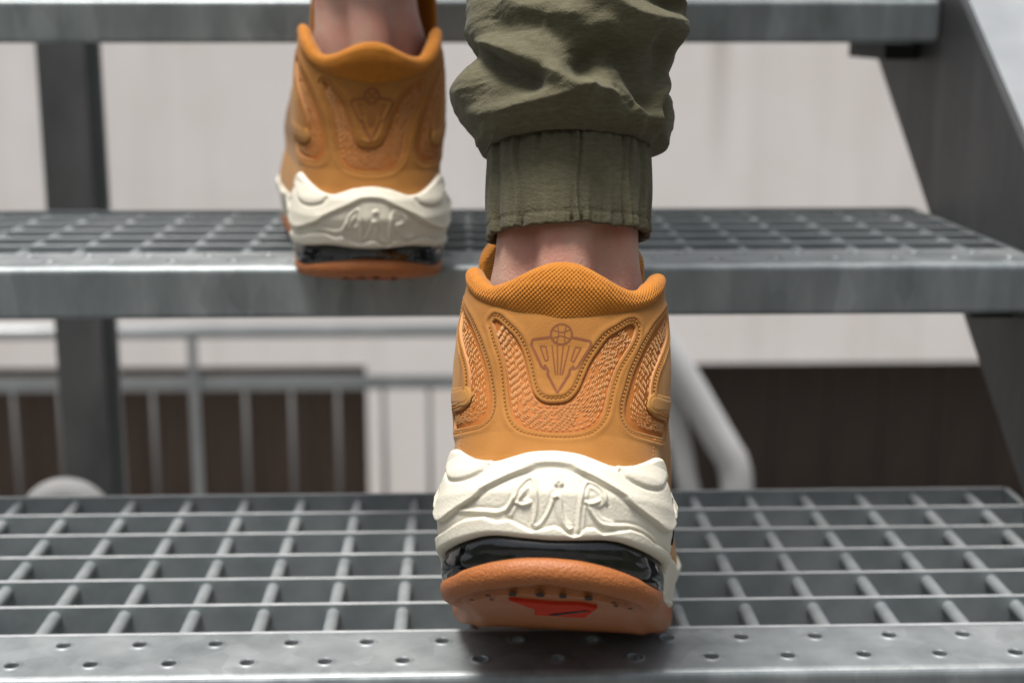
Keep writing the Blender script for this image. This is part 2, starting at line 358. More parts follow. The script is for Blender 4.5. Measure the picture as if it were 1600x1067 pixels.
# ---------------------------------------------------------------- staircase
st = empty('steel_staircase', (0, .5744, 0)); tag(st, 'galvanised open steel staircase with grating treads and side stringers', 'staircase')
P = .0333
XL, XR = -.625, .322
NOS = .045
def nosing_mesh():
    """perforated top plate with rounded front lip and a face turned down"""
    V = []; F = []
    def v(x, y, z): V.append((x, y, z)); return len(V)-1
    NS = 24
    cw = P*1.02; rows = [(.0045, .0235), (.0235, .0445)]
    for ri, (y0, y1) in enumerate(rows):
        x = XL+(0 if ri == 0 else 0)
        off = 0 if ri == 0 else cw/2
        edges = [XL]+[e for e in np.arange(XL+.001+off, XR-.002, cw) if e > XL+.004]+[XR]
        for a, b in zip(edges[:-1], edges[1:]):
            cx, cy = (a+b)/2, (y0+y1)/2
            if b-a < cw*.8:
                F.append((v(a, y0, 0), v(b, y0, 0), v(b, y1, 0), v(a, y1, 0))); continue
            rings = []
            ang = [2*math.pi*k/NS for k in range(NS)]
            sq = []
            for t in ang:
                c_, s_ = math.cos(t), math.sin(t); hx, hy = (b-a)/2, (y1-y0)/2
                k = min(hx/abs(c_) if abs(c_) > 1e-6 else 9, hy/abs(s_) if abs(s_) > 1e-6 else 9)
                sq.append(v(cx+c_*k, cy+s_*k, 0))
            rings.append(sq)
            for r_, z_ in ((.0054, 0), (.0046, .0002), (.0039, .0006), (.0035, .0006), (.0031, .0001), (.0030, -.0025)):
                rings.append([v(cx+math.cos(t)*r_, cy+math.sin(t)*r_, z_) for t in ang])
            for A, B in zip(rings[:-1], rings[1:]):
                for k in range(NS): F.append((A[k], A[(k+1) % NS], B[(k+1) % NS], B[k]))
            # square corners
            for sx, sy in ((1, 1), (-1, 1), (-1, -1), (1, -1)):
                hx, hy = (b-a)/2, (y1-y0)/2
                q = math.atan2(sy*hy, sx*hx) % (2*math.pi); k = int(q/(2*math.pi)*NS); i0, i1 = sq[k % NS], sq[(k+1) % NS]
                F.append((i0, v(cx+sx*hx, cy+sy*hy, 0), i1))
    # front lip and face
    prof = [(.0045, 0)]+[(.0045-.0045*math.sin(t), -.0045+.0045*math.cos(t)) for t in np.linspace(0, math.pi/2, 7)[1:]]+[(0, -.012), (0, -.027), (.0006, -.0288), (.002, -.0295), (.0035, -.0285), (.0035, -.006)]
    xs = np.linspace(XL, XR, 40)
    ids = [[v(x, y, z) for (y, z) in prof] for x in xs]
    for A, B in zip(ids[:-1], ids[1:]):
        for k in range(len(prof)-1): F.append((A[k], A[k+1], B[k+1], B[k]))
    # back edge
    ids = [[v(x, .0445, 0), v(x, .0445, -.006)] for x in (XL, XR)]
    F.append((ids[0][0], ids[0][1], ids[1][1], ids[1][0]))
    return np.array(V), F
NV, NF = nosing_mesh()
treads = [(0.0, 1.400, 'perforated grating tread under the raised heel of the lower sneaker'),
          (.2126, 1.543, 'blurred grating tread carrying the higher sneaker'),
          (.4256, 1.690, 'uppermost tread showing only its plain front plate')]
BARH = .030
bars = None
for ti, (ty, tz, lab) in enumerate(treads):
    t = empty('tread', (0, ty, tz)); t.parent = st; t['label'] = lab
    if ti == 0:
        nos = mesh_obj('nosing', NV, NF, [M['galv'], M['galv_top']], t, smooth=False); [setattr(f, 'material_index', 1) for f in nos.data.polygons if f.normal.z > .75 or f.normal.z < -.75 and f.center.z > -.003]
        me = nos.data
        bb = bmesh.new(); add_box(bb, (XL, -.0011, -BARH), (XR, .0011, 0), .0002); bar = bm_obj('bearing_bar', bb, M['galv_bar'], t); bar.data.materials.append(M['worn_toplit']); [setattr(f, 'material_index', 1) for f in bar.data.polygons if f.normal.z > .3]; bar.location = (0, .0465, 0)
        n = 9; yy = np.linspace(.048, .0465+6*P, 50)
        V, F = tube_vf([(0, y, 0) for y in yy], .0034, 10); rod = mesh_obj('cross_rod', V, F, M['rod'], t); rod.location = (-.0993, 0, -.0055)
        sb = bmesh.new(); add_box(sb, (0, .006, -.026), (.004, .248, -.0005), .0005); side = bm_obj('side_plate', sb, M['galv'], t); side.location = (XR, 0, 0)
        proto = (nos, bar, rod, side)
        copy_obj(side, t, (XL-.004, 0, 0))
    else:
        nos, bar, rod, side = (copy_obj(q, t) for q in proto)
        copy_obj(side, t, (XL-.004, 0, 0))
    for k in range(1, 7): copy_obj(proto[1], t, (0, .0465+P*k, 0))
    for k in range(-15, 13):
        x = -.0993+P*k
        if k == 0 or x < XL+.005 or x > XR-.005: continue
        copy_obj(proto[2], t, (x, 0, -.0055))
# stringers: channel sections on the slope of the flight
def stringer(side):
    x0 = XR+.0055 if side > 0 else XL-.0055
    s = side
    bm = bmesh.new()
    sl = (.1458/.2128); L0, L1 = -1.3, 1.35
    def zc(y): return 1.4036+sl*(y+.5744-.805)        # lower edge
    H = .172
    def plate(xa, xb, za, zb, bev=.001):
        # sheared box running up the slope
        vs = []
        for (yy) in (L0, L1):
            for (x, z) in ((xa, za), (xb, za), (xb, zb), (xa, zb)): vs.append(bm.verts.new((x, yy, zc(yy)+z)))
        for f in ((0, 1, 2, 3), (7, 6, 5, 4), (0, 4, 5, 1), (1, 5, 6, 2), (2, 6, 7, 3), (3, 7, 4, 0)): bm.faces.new([vs[i] for i in f])
    plate(x0, x0+s*.007, .0, H)
    bmesh.ops.recalc_face_normals(bm, faces=bm.faces); o = bm_obj('stringer', bm, M['steel_dark'], st)
    bm = bmesh.new(); plate(x0+s*.0001, x0+s*.075, H+.0005, H+.0105); bmesh.ops.recalc_face_normals(bm, faces=bm.faces)
    bm_obj('top_flange', bm, M['flange'], o)
    bm = bmesh.new(); plate(x0+s*.0075, x0+s*.075, .0, .010); bmesh.ops.recalc_face_normals(bm, faces=bm.faces)
    bm_obj('bottom_flange', bm, M['steel_dark'], o)
    # angle brackets that carry the treads
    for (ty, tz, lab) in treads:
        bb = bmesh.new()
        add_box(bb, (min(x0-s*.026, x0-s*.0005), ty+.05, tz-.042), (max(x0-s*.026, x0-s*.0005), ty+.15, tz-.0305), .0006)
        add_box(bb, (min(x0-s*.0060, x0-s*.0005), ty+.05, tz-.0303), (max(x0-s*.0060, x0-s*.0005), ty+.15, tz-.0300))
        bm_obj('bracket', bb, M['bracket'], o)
stringer(1); stringer(-1)
# ------------------------------------------------------------------ sneakers
MM = .001
def cv(s):            # curve height(mm) over |u| (mm)
    p = P2(s); return lambda u: np.interp(np.abs(u), p[:, 0], p[:, 1])
def sm(f, w=2.5):     # soften the corners of a traced curve
    return lambda u: (f(np.abs(u)-w)*.25+f(u)*.5+f(np.abs(u)+w)*.25)
COLB = sm(cv('0,102.8 7.5,103.4 16,104.9 26,107.6 36,111.5 43,115.2 48,119 54,123.5 60,126 75,124 90,118'))
COLT = sm(cv('0,122.3 5,121.8 9,120.6 15,117.8 20,115.9 26,114.8 30,115.2 34,117 38,119.8 43,123 50,126.8 56,129 64,129 75,127 90,121'))
MTOP = sm(cv('0,51.4 5,51 10,50.1 14,48.7 19,47.1 24,47 30,48.6 37,51.6 44,54.6 49,55.6 53,53.5 57,48.5 61,44 68,40.5 80,37.5 95,34 130,33 180,31 230,32 300,33'), 1.2)
MBOT = sm(cv('0,20.9 10,21.4 18,22.2 24,22 30,21 37,20 45,18.9 58,18.2 64,17 70,13 76,8.5 90,10.5 110,12.5 320,12.5'))
GTOP = sm(cv('0,14.8 10,14.4 20,13 30,11 40,9 50,8.3 60,8.8 68,9.3 76,9 90,12 110,14 320,14'))
MAIN = sm(cv('0,45.2 6,44.6 12,42.4 18,39.4 24,36.2 32,32.2 38,30 43,28.8 48,28.7 55,31.5 62,37 70,40 95,30'))
LIPP = P2('-75,22 -60,24 -45,24.4 -39.8,25.2 -30.2,27.6 -22.5,28.3 -18.1,26.6 -13.6,27.3 -10.1,25.3 -6.7,23.6 -2,24.6 1,25.4 3.7,24.5 5.7,23.2 7.4,22.6 9.2,23.3 11,25.2 14,25.6 16.8,24.2 21.8,25.4 26.5,26.6 31.9,25.8 38.8,23.4 51.9,22 75,22')
U_OUT = '-26.6,101 -25.2,98.5 -23.6,94.5 -20.9,88.5 -19,81.5 -18.1,74.5 -17.3,68.5 -15.6,63.6 -12,60.4 -5.4,59 1,58.8 7,59.3 12.4,61.2 16,65.6 17.3,71.5 18.2,78 20.2,84.8 23.2,90.4 26,94.8 28,98.8 28.4,101.2'
U_IN = '27.4,102.2 25,101.4 21.3,98.8 16.8,95.5 13.4,90.8 10.5,85.5 8.6,80.2 6.8,75.2 3.7,71.4 -.2,70.3 -4.8,70.5 -8.2,73.2 -9.8,77.8 -11.3,83.8 -13.4,89.8 -16.3,94.6 -20.3,98.4 -23.6,101.2 -25.6,102'
SIDE = '60,113.6 52,110.5 44,105.8 38.6,101.6 32.4,93.9 27.9,85 25.7,77 24.8,70.5 25.9,66 29.5,63.4 34,62.8 42,63 52,64 62,66 66,70 60,71.5 50,70.4 43,70.4 38.5,72.5 37,78 37.4,83 40,89 46,96 55,104 61,110'
TAB = '76,86 60,81.5 48,79.6 40,79 36.4,77.4 35.4,74.8 36.4,72 40,70.6 48,71.6 60,73.6 76,76'
LOGO_OUT = '-3.7,94.4 -10.6,93.4 -10.9,91.6 -6.4,83.2 -5.2,82.4 -5.5,84 -4,82 -4.1,80.6 0,73.6 3.9,81 3.9,82.2 5.2,84 5.2,82.8 6.6,83.4 11.2,92 10.9,93.6 3.7,94.6'
A_ = ['-14.6,30.2 -12.6,34.2 -10.6,37.8 -8.2,40.4 -6.9,40.8 -5.8,38.5 -5,33.8 -5.2,29.2 -6,26.4 -5.4,25.3 -3.7,26.2 -1.5,29.5 .1,33.6 .5,35.3',
      '-11.6,33.2 -9.2,32.5 -6.9,33.3', '-11.4,33.2 -9.9,35.4 -7.9,37',
      '.9,38.7 1.2,39.6 2,40 2.7,39.6 3,38.7', '.5,35.5 2.6,35.3 3,31 4,27.2 5.9,24.8 6.6,25.4',
      '8.6,24.2 8.7,30 9.2,34.5 10.1,38.6 11.6,40.2 14.3,39.2 16.6,36.8 17.6,34.2',
      '10.9,34.2 12.9,34 14.8,35', '11.7,33.4 12.4,31.6 14.1,29.2 16.3,27.6 20.8,27.4 25.5,27.8 31.7,27 39.6,24.5']
BODY_ = ['-13.4,29.6 -11.2,34.6 -8.8,38.6 -6.9,39.8', '-7,39.8 -5.9,36 -5.4,31 -5,26.6', '-10.6,33.4 -8,33.2 -6,33.4', '1.5,34.8 2.4,31 3.8,27.6 5.6,25.8', '1.6,39.2 2.2,39.3', '9.4,25.4 9.5,30 9.9,35 11,39', '11,39 14,38.4 16.4,36.2 15.2,34.2 11.6,33.6', '12,33.4 13.6,30.6 16,28.4 19.5,27.6']
SWOOP = '-33,30.8 -22.5,30.2 -17.3,29.9 -14.3,31.4 -12.3,34.8'
LEAF = '22.5,44.6 26,42.2 30.2,41 34.5,40.6 41,41.4 48,44.2 54,47.5'
SIDEWAVE = '66,20 62,30 58,40 60,46'

def bend_fn(bend):
    y0, y1 = .165, .207
    def f(p):
        p = np.array(p, float)
        if not bend: return p
        A = math.radians(bend); Rr = (y1-y0)/A
        y, z = p[..., 1].copy(), p[..., 2].copy()
        a = np.clip((y-y0)/(y1-y0), 0, 1)*A; ex = np.maximum(y-y1, 0)
        on = y > y0
        cy = y0+Rr*np.sin(a)+ex*np.cos(a); cz = Rr*(1-np.cos(a))+ex*np.sin(a)
        p[..., 1] = np.where(on, cy-z*np.sin(a), y); p[..., 2] = np.where(on, cz+z*np.cos(a), z)
        return p
    return f

def make_sneaker(hand, loc, rot, bend, label, q=1.0):
    """hand +1 right shoe, -1 left shoe; q coarsens the grids of the blurred one"""
    root = empty('sneaker', loc)
    root.rotation_mode = 'QUATERNION'; root.rotation_quaternion = rot
    tag(root, label, 'sneaker', 'pair of sneakers')
    BN = bend_fn(bend)
    def surf(u, z, off=0.0):
        """u, z, off in mm -> local metres, offset along the outward normal"""
        u = np.asarray(u, float)*MM; z = np.asarray(z, float)*MM
        u, z = np.broadcast_arrays(u, z)
        p = S(u, z, hand)
        if np.any(off):
            e = 4e-4
            du = S(u+e, z, hand)-S(u-e, z, hand); dz = S(u, z+e, hand)-S(u, z-e, hand)
            n = np.cross(du, dz); n /= np.linalg.norm(n, axis=-1, keepdims=True)+1e-12
            p = p+n*np.asarray(off, float)[..., None]*MM
        return p
    def add(name, V, Fc, m, parent=root, smooth=True):
        return mesh_obj(name, BN(np.asarray(V).reshape(-1, 3)), Fc, m, parent, smooth)
    UEND = (_UQ+.257)*1000
    # ---- gum outsole: rounded wall, bevelled underside with holes drawn as recessed pits
    us = np.concatenate([np.linspace(-UEND, -95, 46), np.linspace(-94, 94, 160), np.linspace(95, UEND, 46)])
    gt = GTOP(us)
    rows = []
    for (fz, o) in ((1.0, -4.5), (1.03, -1.0), (1.02, .3), (.9, 1.2), (.62, 1.7), (.38, 1.5), (.2, .5), (.09, -.9), (.02, -2.6), (0, -4.2)):
        rk = 5.0*np.clip(1-np.abs(us)/70, 0, 1)**1.6*(1-fz)          # rocker under the heel
        z = np.maximum(gt*fz, 0)+rk
        rows.append(surf(us, z, np.full(us.shape, o)))
    G = np.stack(rows, 1)
    # underside: shrink the last ring toward the centre line
    last = G[:, -1]; caps = []
    for k in (.94, .86, .76, .66, .56, .46, .36, .26, .16, .08, .0):
        c = last.copy(); c[:, 0] *= k
        c[:, 1] = c[:, 1]+(np.clip(.03-c[:, 1], 0, 1)*(1-k)*.9)
        c[:, 2] = np.minimum(last[:, 2], .0004+.005*np.clip(1-c[:, 1]/.045, 0, 1)**2) + .0006*sstep(1, .7, k)
        caps.append(c)
    G = np.concatenate([G, np.stack(caps, 1)], 1)
    n, m_ = G.shape[:2]
    F = grid_faces(n, m_)
    V = G.reshape(-1, 3)
    # bridge the two halves of the underside along the centre line
    idx = np.arange(n)*m_+m_-1; half = n//2
    br = np.array([[idx[k], idx[k+1], idx[n-2-k], idx[n-1-k]] for k in range(half-1)])
    gum = add('outsole', V, F, M['gum'])
    def under(x, y, dz=-1.3):
        x = np.asarray(x, float); y = np.asarray(y, float)
        return np.stack([x*MM, y*MM, (.0004+.005*np.clip(1-y*MM/.045, 0, 1)**2+.0006)+dz*MM], -1)
    # red window let into the heel underside, with a dark bar, and the row of pits
    poly = P2('-14,18 -6,20.5 2,22 10.5,20.5 16.5,25 14.5,36 12,62 .5,60 -6.5,60 -5,36')
    add('sole_window', np.concatenate([under(poly[:, 0]*hand, poly[:, 1]), under(poly[:, 0]*hand, poly[:, 1], .6)]),
        [tuple(range(len(poly)))]+[(i, (i+1) % len(poly), len(poly)+(i+1) % len(poly), len(poly)+i) for i in range(len(poly))], M['red'], smooth=False)
    b4 = P2('12,30 14,31 1,56 -1,54')
    add('window_mark', np.concatenate([under(b4[:, 0]*hand, b4[:, 1], -1.45), under(b4[:, 0]*hand, b4[:, 1], -1.2)]), [(0, 1, 2, 3), (0, 1, 5, 4), (1, 2, 6, 5), (2, 3, 7, 6), (3, 0, 4, 7)], M['black'], smooth=False)
    for (px, py, pr) in ((-21, 13.5, .9), (-12.5, 11, 1.2), (-3, 10, 1.3), (4.7, 10.6, 1.1), (13.5, 12, 1.2), (22, 15, .8), (-27, 22, .7), (-20, 20, .7), (28, 24, .8), (23, 21, .7)):
        a = np.linspace(0, 2*np.pi, 10, endpoint=False)
        ring = under(px*hand+1.25*pr*np.cos(a), py+pr*1.9*np.sin(a), -.9); cen = under(np.array([px*hand]), np.array([py]), -.75)
        add('sole_pit', np.concatenate([ring, cen]), [(k, (k+1) % 10, 10) for k in range(10)], M['black'], smooth=False)
    # ---- air unit: clear outer skin over a smoky core
    ua = np.linspace(-74, 74, int(150*q)+2); t = np.linspace(0, 1, 14)
    Ug, T = np.meshgrid(ua, t, indexing='ij')
    zl = GTOP(Ug)-1.2; zh = MBOT(Ug)+1.5; Zg = zl+(zh-zl)*T
    off = -1.6+3.0*np.sin(np.pi*np.clip(T, 0, 1))**.7
    if hand: pass
    add('air_unit', surf(Ug, Zg, off), grid_faces(*Ug.shape), M['airshell'])
    wob = .9*vnoise(Ug/9, T*2.2+5, 3)+.5*vnoise(Ug/3.5, T*3, 8)
    add('air_core', surf(Ug*.97, Zg, off-2.6+wob), grid_faces(*Ug.shape), M['aircore'])
    for sg in (1, -1):                                   # pale foam pillars at both ends of the air unit
        up, zp = np.meshgrid(np.linspace(53, 66, 16)*sg, np.linspace(0, 1, 8), indexing='ij')
        zz = GTOP(up)-.5+(MBOT(up)-GTOP(up)+1)*zp
        add('air_pillar', surf(up, zz, -2.9+1.9*np.sin(np.pi*(np.abs(up)-53)/13)*(.75+.25*np.cos(2*np.pi*zp))), grid_faces(*up.shape), M['pillar'])
    # ---- midsole: sculpted heel clip with waves and raised AIR lettering
    um = np.concatenate([np.linspace(-UEND, -104, 40), np.arange(-102, 102.2, .31/q), np.linspace(104, UEND, 40)])
    t = np.linspace(0, 1, int(130*q)); t = .5-.5*np.cos(np.pi*(t*.9+.05)); t = (t-t[0])/(t[-1]-t[0])
    Ug, T = np.meshgrid(um, t, indexing='ij')
    zl = MBOT(Ug); zh = MTOP(Ug); Zg = zl+(zh-zl)*T
    db = Zg-zl; dt = zh-Zg
    rnd = np.sqrt(np.maximum(1-(1-np.clip(np.minimum(db/2.4, dt/1.9), 0, 1))**2, 0))
    D = -1.1+3.1*rnd
    near = (np.abs(Ug) < 100)
    d = Zg-MAIN(Ug); fade = sstep(92, 70, np.abs(Ug))
    D = D+1.35*fade*(sstep(-.55, .35, d)*(.25+1.15*np.exp(-np.maximum(d, 0)/4.5))-.35*gauss(d+.9, .6))
    lip = np.interp(Ug, LIPP[:, 0], LIPP[:, 1]); dl = lip-Zg
    D = D+fade*(sstep(-.45, .35, dl)*1.25-.25*gauss(dl+.8, .6))
    sub = (np.abs(Ug) < 60); Us, Zs = Ug[sub], Zg[sub]
    add_r = np.zeros(Us.shape)
    for k, sx in enumerate(A_):
        dd = seg_dist(Us, Zs, catmull(P2(sx), 26))
        add_r += .60*gauss(dd, .46)-.22*gauss(dd-.95, .5)
    body = np.full(Us.shape, 99.0)                       # broad rounded body of each letter
    for sx in BODY_: body = np.minimum(body, seg_dist(Us, Zs, catmull(P2(sx), 22)))
    add_r += .62*sstep(1.75, .75, body)
    dd = seg_dist(Us, Zs, catmull(P2(SWOOP), 26)); add_r += .7*gauss(dd, .7)-.3*gauss(dd-1.2, .7)
    # field swells a little under the arch, the upper band is pillowy
    for sg in (1, -1):
        lf = catmull(P2(LEAF), 40); lf[:, 0] *= sg
        dd = seg_dist(Us, Zs, lf); above = Zs > np.interp(np.abs(Us), P2(LEAF)[:, 0], P2(LEAF)[:, 1])
        inl = (np.abs(Us) > 22)
        add_r += np.where(inl, np.where(above, 1.1*(1-np.exp(-dd/1.2))*np.exp(-dd/9), 0)-.7*gauss(dd, .7), 0)
        wv = catmull(P2('64,19 59.5,26 57,34 59,42 56,47'), 30); wv[:, 0] *= sg
        add_r += -1.3*gauss(seg_dist(Us, Zs, wv), .9)
    D[sub] += add_r
    # flowing side waves further forward
    sw = (np.abs(Ug) > 58)
    D = D+np.where(sw, .8*np.sin((np.abs(Ug)-58)/7.5+Zg/6)*sstep(58, 66, np.abs(Ug))*rnd, 0)
    mids = add('midsole', surf(Ug, Zg, D), grid_faces(*Ug.shape), M['foam'])
    # dark inlay slits on the sides of the midsole
    for sg in (1, -1):
        ins = P2('59,40 61,43.5 66,41 71,33 73,27 70,28 66,34 62,37'); ins[:, 0] *= sg
        n_ = len(ins)
        Vv = np.concatenate([surf(ins[:, 0], ins[:, 1], np.full(n_, 2.8)), surf(ins[:, 0], ins[:, 1], np.full(n_, 0.0))])
        add('side_inlay', Vv, [tuple(range(n_))]+[(i, (i+1) % n_, n_+(i+1) % n_, n_+i) for i in range(n_)], M['black'], smooth=False)
    # ---- fabric layers seen through the cut-outs
    def panel(poly, pad, step, name, off0, m):
        lo, hi = poly.min(0)-pad-.5, poly.max(0)+pad+.5
        Ug, Zg = np.meshgrid(np.arange(lo[0], hi[0], step), np.arange(lo[1], hi[1], step), indexing='ij')
        sd = sdf(Ug, Zg, poly); c = (sd[:-1, :-1]+sd[1:, 1:])/2
        w = .16*(np.sin(2*np.pi*Ug/1.15)*np.sin(2*np.pi*Zg/1.15)) + .35*np.exp(np.minimum(sd, 0)/3.0)*-1
        return add(name, surf(Ug, Zg, off0+w), grid_faces(*Ug.shape, mask=c < pad), m), None
    UP = np.vstack([catmull(P2(U_OUT), 70), catmull(P2(U_IN), 60)])
    fine = .30/q
    SP = {}
    for sg in (1, -1):
        c_ = catmull(np.vstack([P2(SIDE), P2(SIDE)[:1]]), 120)[:-1]; c_[:, 0] *= sg; SP[sg] = c_
    upan, _ = panel(UP, 1.3, fine, 'mesh_panel', -.75, M['mesh'])
    span = {sg: panel(SP[sg], 1.3, fine, 'mesh_panel', -.75, M['mesh'])[0] for sg in (1, -1)}
    # pale zig-zag threads: rows of dashes that follow the run of each panel
    def capsule_rows(lines, name, parent, m, length, gap, rad, off, jit=0.0, skip=0.0, seed=1):
        rs = np.random.RandomState(seed); VV = []; FF = []; base = 0
        for ln in lines:
            ln = np.asarray(ln); s = np.concatenate([[0], np.cumsum(np.linalg.norm(np.diff(ln, axis=0), axis=1))])
            x = rs.rand()*gap
            while x+length < s[-1]:
                L = length*(1+jit*(rs.rand()-.5))
                if rs.rand() >= skip:
                    ss = np.linspace(x, x+L, 5)
                    pu = np.interp(ss, s, ln[:, 0]); pz = np.interp(ss, s, ln[:, 1])+jit*.25*(rs.rand()-.5)
                    oo = off+np.array([-.35, .12, .22, .12, -.35])*min(1, rad*3.2)
                    pts = surf(pu, pz, oo)
                    V, F = tube_vf(pts, np.array([.55, .95, 1, .95, .55])*rad*MM, 6, base, True); VV.append(V); FF += F; base += len(V)
                x += L+gap*(1+jit*(rs.rand()-.5))
        o = add(name, np.concatenate(VV), FF, m, parent); o['kind'] = 'stuff'; return o
    uo = catmull(P2(U_OUT), 90); ui = catmull(P2(U_IN)[::-1], 90)
    rows = [uo+(ui-uo)*f for f in np.linspace(.12, .88, 13)]
    capsule_rows([r[4:-4] for r in rows], 'weave_thread', upan, M['thread'], 1.9, .55, .125, -.52, .12, .18, 2)
    for sg in (1, -1):
        a_ = catmull(P2('58,112.5 44,104.6 33.4,94 29,85 26.9,77 26.2,70.5 27.5,66.5 34,64.2 48,64.8 60,67'), 90)
        b_ = catmull(P2('60.5,110.5 47,97.5 41,90.5 38.2,84 37.2,79 36.6,74 38,71.6 43,69.4 50,69.6 61,70.5'), 90)
        rws = [a_+(b_-a_)*f for f in np.linspace(.15, .85, 9)]
        for r in rws: r[:, 0] *= sg
        capsule_rows([r[4:-3] for r in rws], 'weave_thread', span[sg], M['thread'], 1.8, .6, .125, -.52, .12, .2, 5+sg)
    # ---- nubuck upper with the cut-outs
    st_ = .44/q
    ug = np.concatenate([np.linspace(-UEND, -92, 30), np.arange(-90, 90.2, st_), np.linspace(92, UEND, 30)])
    TT = np.linspace(0, 1, int(86/st_)+1)
    Ug, T = np.meshgrid(ug, TT, indexing='ij')
    ztop = np.where(np.abs(Ug) < 88, COLB(Ug)+1.2, np.interp(np.abs(Ug), [88, 105, 140, 200, 260, 330], [119.5, 107, 86, 62, 48, 44]))
    zlow = MTOP(Ug)-4
    Zg = zlow+(ztop-zlow)*T
    sd = np.minimum(sdf(Ug, Zg, UP), np.minimum(sdf(Ug, Zg, SP[1]), sdf(Ug, Zg, SP[-1])))
    keep = (sd[:-1, :-1]+sd[1:, 1:]+sd[1:, :-1]+sd[:-1, 1:])/4 > 0
    # move the vertices next to a cut onto it
    used = np.zeros(sd.shape, bool)
    used[:-1, :-1] |= keep; used[1:, 1:] |= keep; used[1:, :-1] |= keep; used[:-1, 1:] |= keep
    cut = np.zeros(sd.shape, bool); nk = ~keep
    cut[:-1, :-1] |= nk; cut[1:, 1:] |= nk; cut[1:, :-1] |= nk; cut[:-1, 1:] |= nk
    edge = used & cut & (np.abs(sd) < 1.2)
    def allsd(u, z): return np.minimum(sdf(u, z, UP), np.minimum(sdf(u, z, SP[1]), sdf(u, z, SP[-1])))
    for _ in range(2):
        ue, ze = Ug[edge], Zg[edge]; s0 = allsd(ue, ze); e = .08
        gu = (allsd(ue+e, ze)-s0)/e; gz = (allsd(ue, ze+e)-s0)/e; gn = np.maximum(gu*gu+gz*gz, .25)
        Ug[edge] = ue-s0*gu/gn; Zg[edge] = ze-s0*gz/gn
    sdn = np.where(edge, 0, np.maximum(sd, 0))
    off = .35-.42*np.exp(-sdn/.45) + .35*gauss(sdn-2.9, 1.2) - .55*gauss(sdn-1.55, .5)       # rolled edge, stitch trench
    off = off+.18*vnoise(Ug/13, Zg/11, 4)*sstep(.5, 5, sdn)
    dcol = ztop-Zg; off = off-1.3*np.exp(-np.maximum(dcol, 0)/1.6)*(np.abs(Ug) < 80)
    shell = add('upper', surf(Ug, Zg, off), grid_faces(*Ug.shape, mask=keep), [M['nubuck'], M['nubuck_side']])
    mu = np.abs((Ug[:-1, :-1]+Ug[1:, 1:])/2)[keep]; mz = ((Zg[:-1, :-1]+Zg[1:, 1:])/2)[keep]
    bound = np.interp(mz, [60, 62, 105, 112, 130], [45, 45, 45, 57, 57])
    shell.data.polygons.foreach_set('material_index', (mu > bound).astype(np.int32))
    # cut walls
    def wall(poly, name, parent):
        k = len(poly); lv = []
        for o_ in (.0, -.5, -1.5): lv.append(surf(poly[:, 0], poly[:, 1], np.full(k, o_)))
        V = np.concatenate(lv); F = [(r*k+i, r*k+(i+1) % k, (r+1)*k+(i+1) % k, (r+1)*k+i) for r in range(2) for i in range(k)]
        return add(name, V, F, M['cutedge'], parent)
    def dens(poly): return catmull(np.vstack([poly, poly[:1]]), 300)[:-1]
    wall(dens(UP), 'cut_edge', shell)
    for sg in (1, -1): wall(dens(SP[sg]), 'cut_edge', shell)
    # stitching beside the cuts
    def offset_line(poly, d, closed=True):
        p = np.asarray(poly); tg = np.roll(p, -1, 0)-np.roll(p, 1, 0); tg /= np.linalg.norm(tg, axis=1)[:, None]+1e-9
        nn = np.stack([tg[:, 1], -tg[:, 0]], 1)
        tst = p+nn*.4
        sgn = np.where(inside(tst[:, 0], tst[:, 1], p), -1, 1)[:, None]
        o_ = p+nn*sgn*d
        good = np.abs(sdf(o_[:, 0], o_[:, 1], p)-d) < .3
        return [o_[good]] if good.all() else np.split(o_, np.where(~good)[0])
    sl = []
    for ply in (UP, SP[1], SP[-1]):
        for ln in offset_line(dens(ply), 1.55):
            if len(ln) > 6: sl.append(ln[1:])
    capsule_rows(sl, 'stitching', shell, M['stitch'], 1.0, .5, .27, .20, .0, .0, 9)
    capsule_rows([np.stack([np.full(30, 43.6*sg), np.linspace(50, 62, 30)], 1) for sg in (1, -1)], 'stitching', shell, M['stitch'], 1.0, .5, .2, .5, 0, 0, 4)
    # small tabs lying over the side panels
    for sg in (1, -1):
        tb = P2(TAB); tb = catmull(np.vstack([tb, tb[:1]]), 90)[:-1]; tb[:, 0] *= sg
        lo, hi = tb.min(0)-.2, tb.max(0)+.2
        Uq, Zq = np.meshgrid(np.arange(lo[0], hi[0], .4), np.arange(lo[1], hi[1], .4), indexing='ij')
        s2 = sdf(Uq, Zq, tb); kk = (s2[:-1, :-1]+s2[1:, 1:])/2 < .0
        oq = .75-1.0*np.exp(np.minimum(s2, 0)/.55)-.25*gauss(s2+1.5, .35)
        add('side_tab', surf(Uq, Zq, oq), grid_faces(*Uq.shape, mask=kk), M['nubuck_side'])
    # vamp closing the front of the upper over the foot
    uv = np.linspace(100, UEND, 40); VV = []
    for u_ in uv:
        zt = float(np.interp(u_, [88, 105, 140, 200, 260, 330], [119.5, 107, 86, 62, 48, 44]))
        a_ = surf(np.array([-u_]), np.array([zt]))[0]; b_ = surf(np.array([u_]), np.array([zt]))[0]
        s_ = np.linspace(0, 1, 15)[:, None]; arch = np.sin(np.pi*s_)**.7*np.array([[0, 0, .016]])
        VV.append(a_+(b_-a_)*s_+arch)
    VV = np.array(VV); add('vamp', VV, grid_faces(*VV.shape[:2]), M['nubuck'])
    # ---- padded knit collar rolling over the top line
    uc = np.arange(-86, 86.1, .26/q)
    zb, zt = COLB(uc), COLT(uc)
    hgt = np.maximum(zt-zb, 2.2); rr = np.minimum(4.2, hgt*.42+1.2)
    NT = int(170*q)+1
    prof_o = np.zeros((len(uc), NT)); prof_z = np.zeros((len(uc), NT))
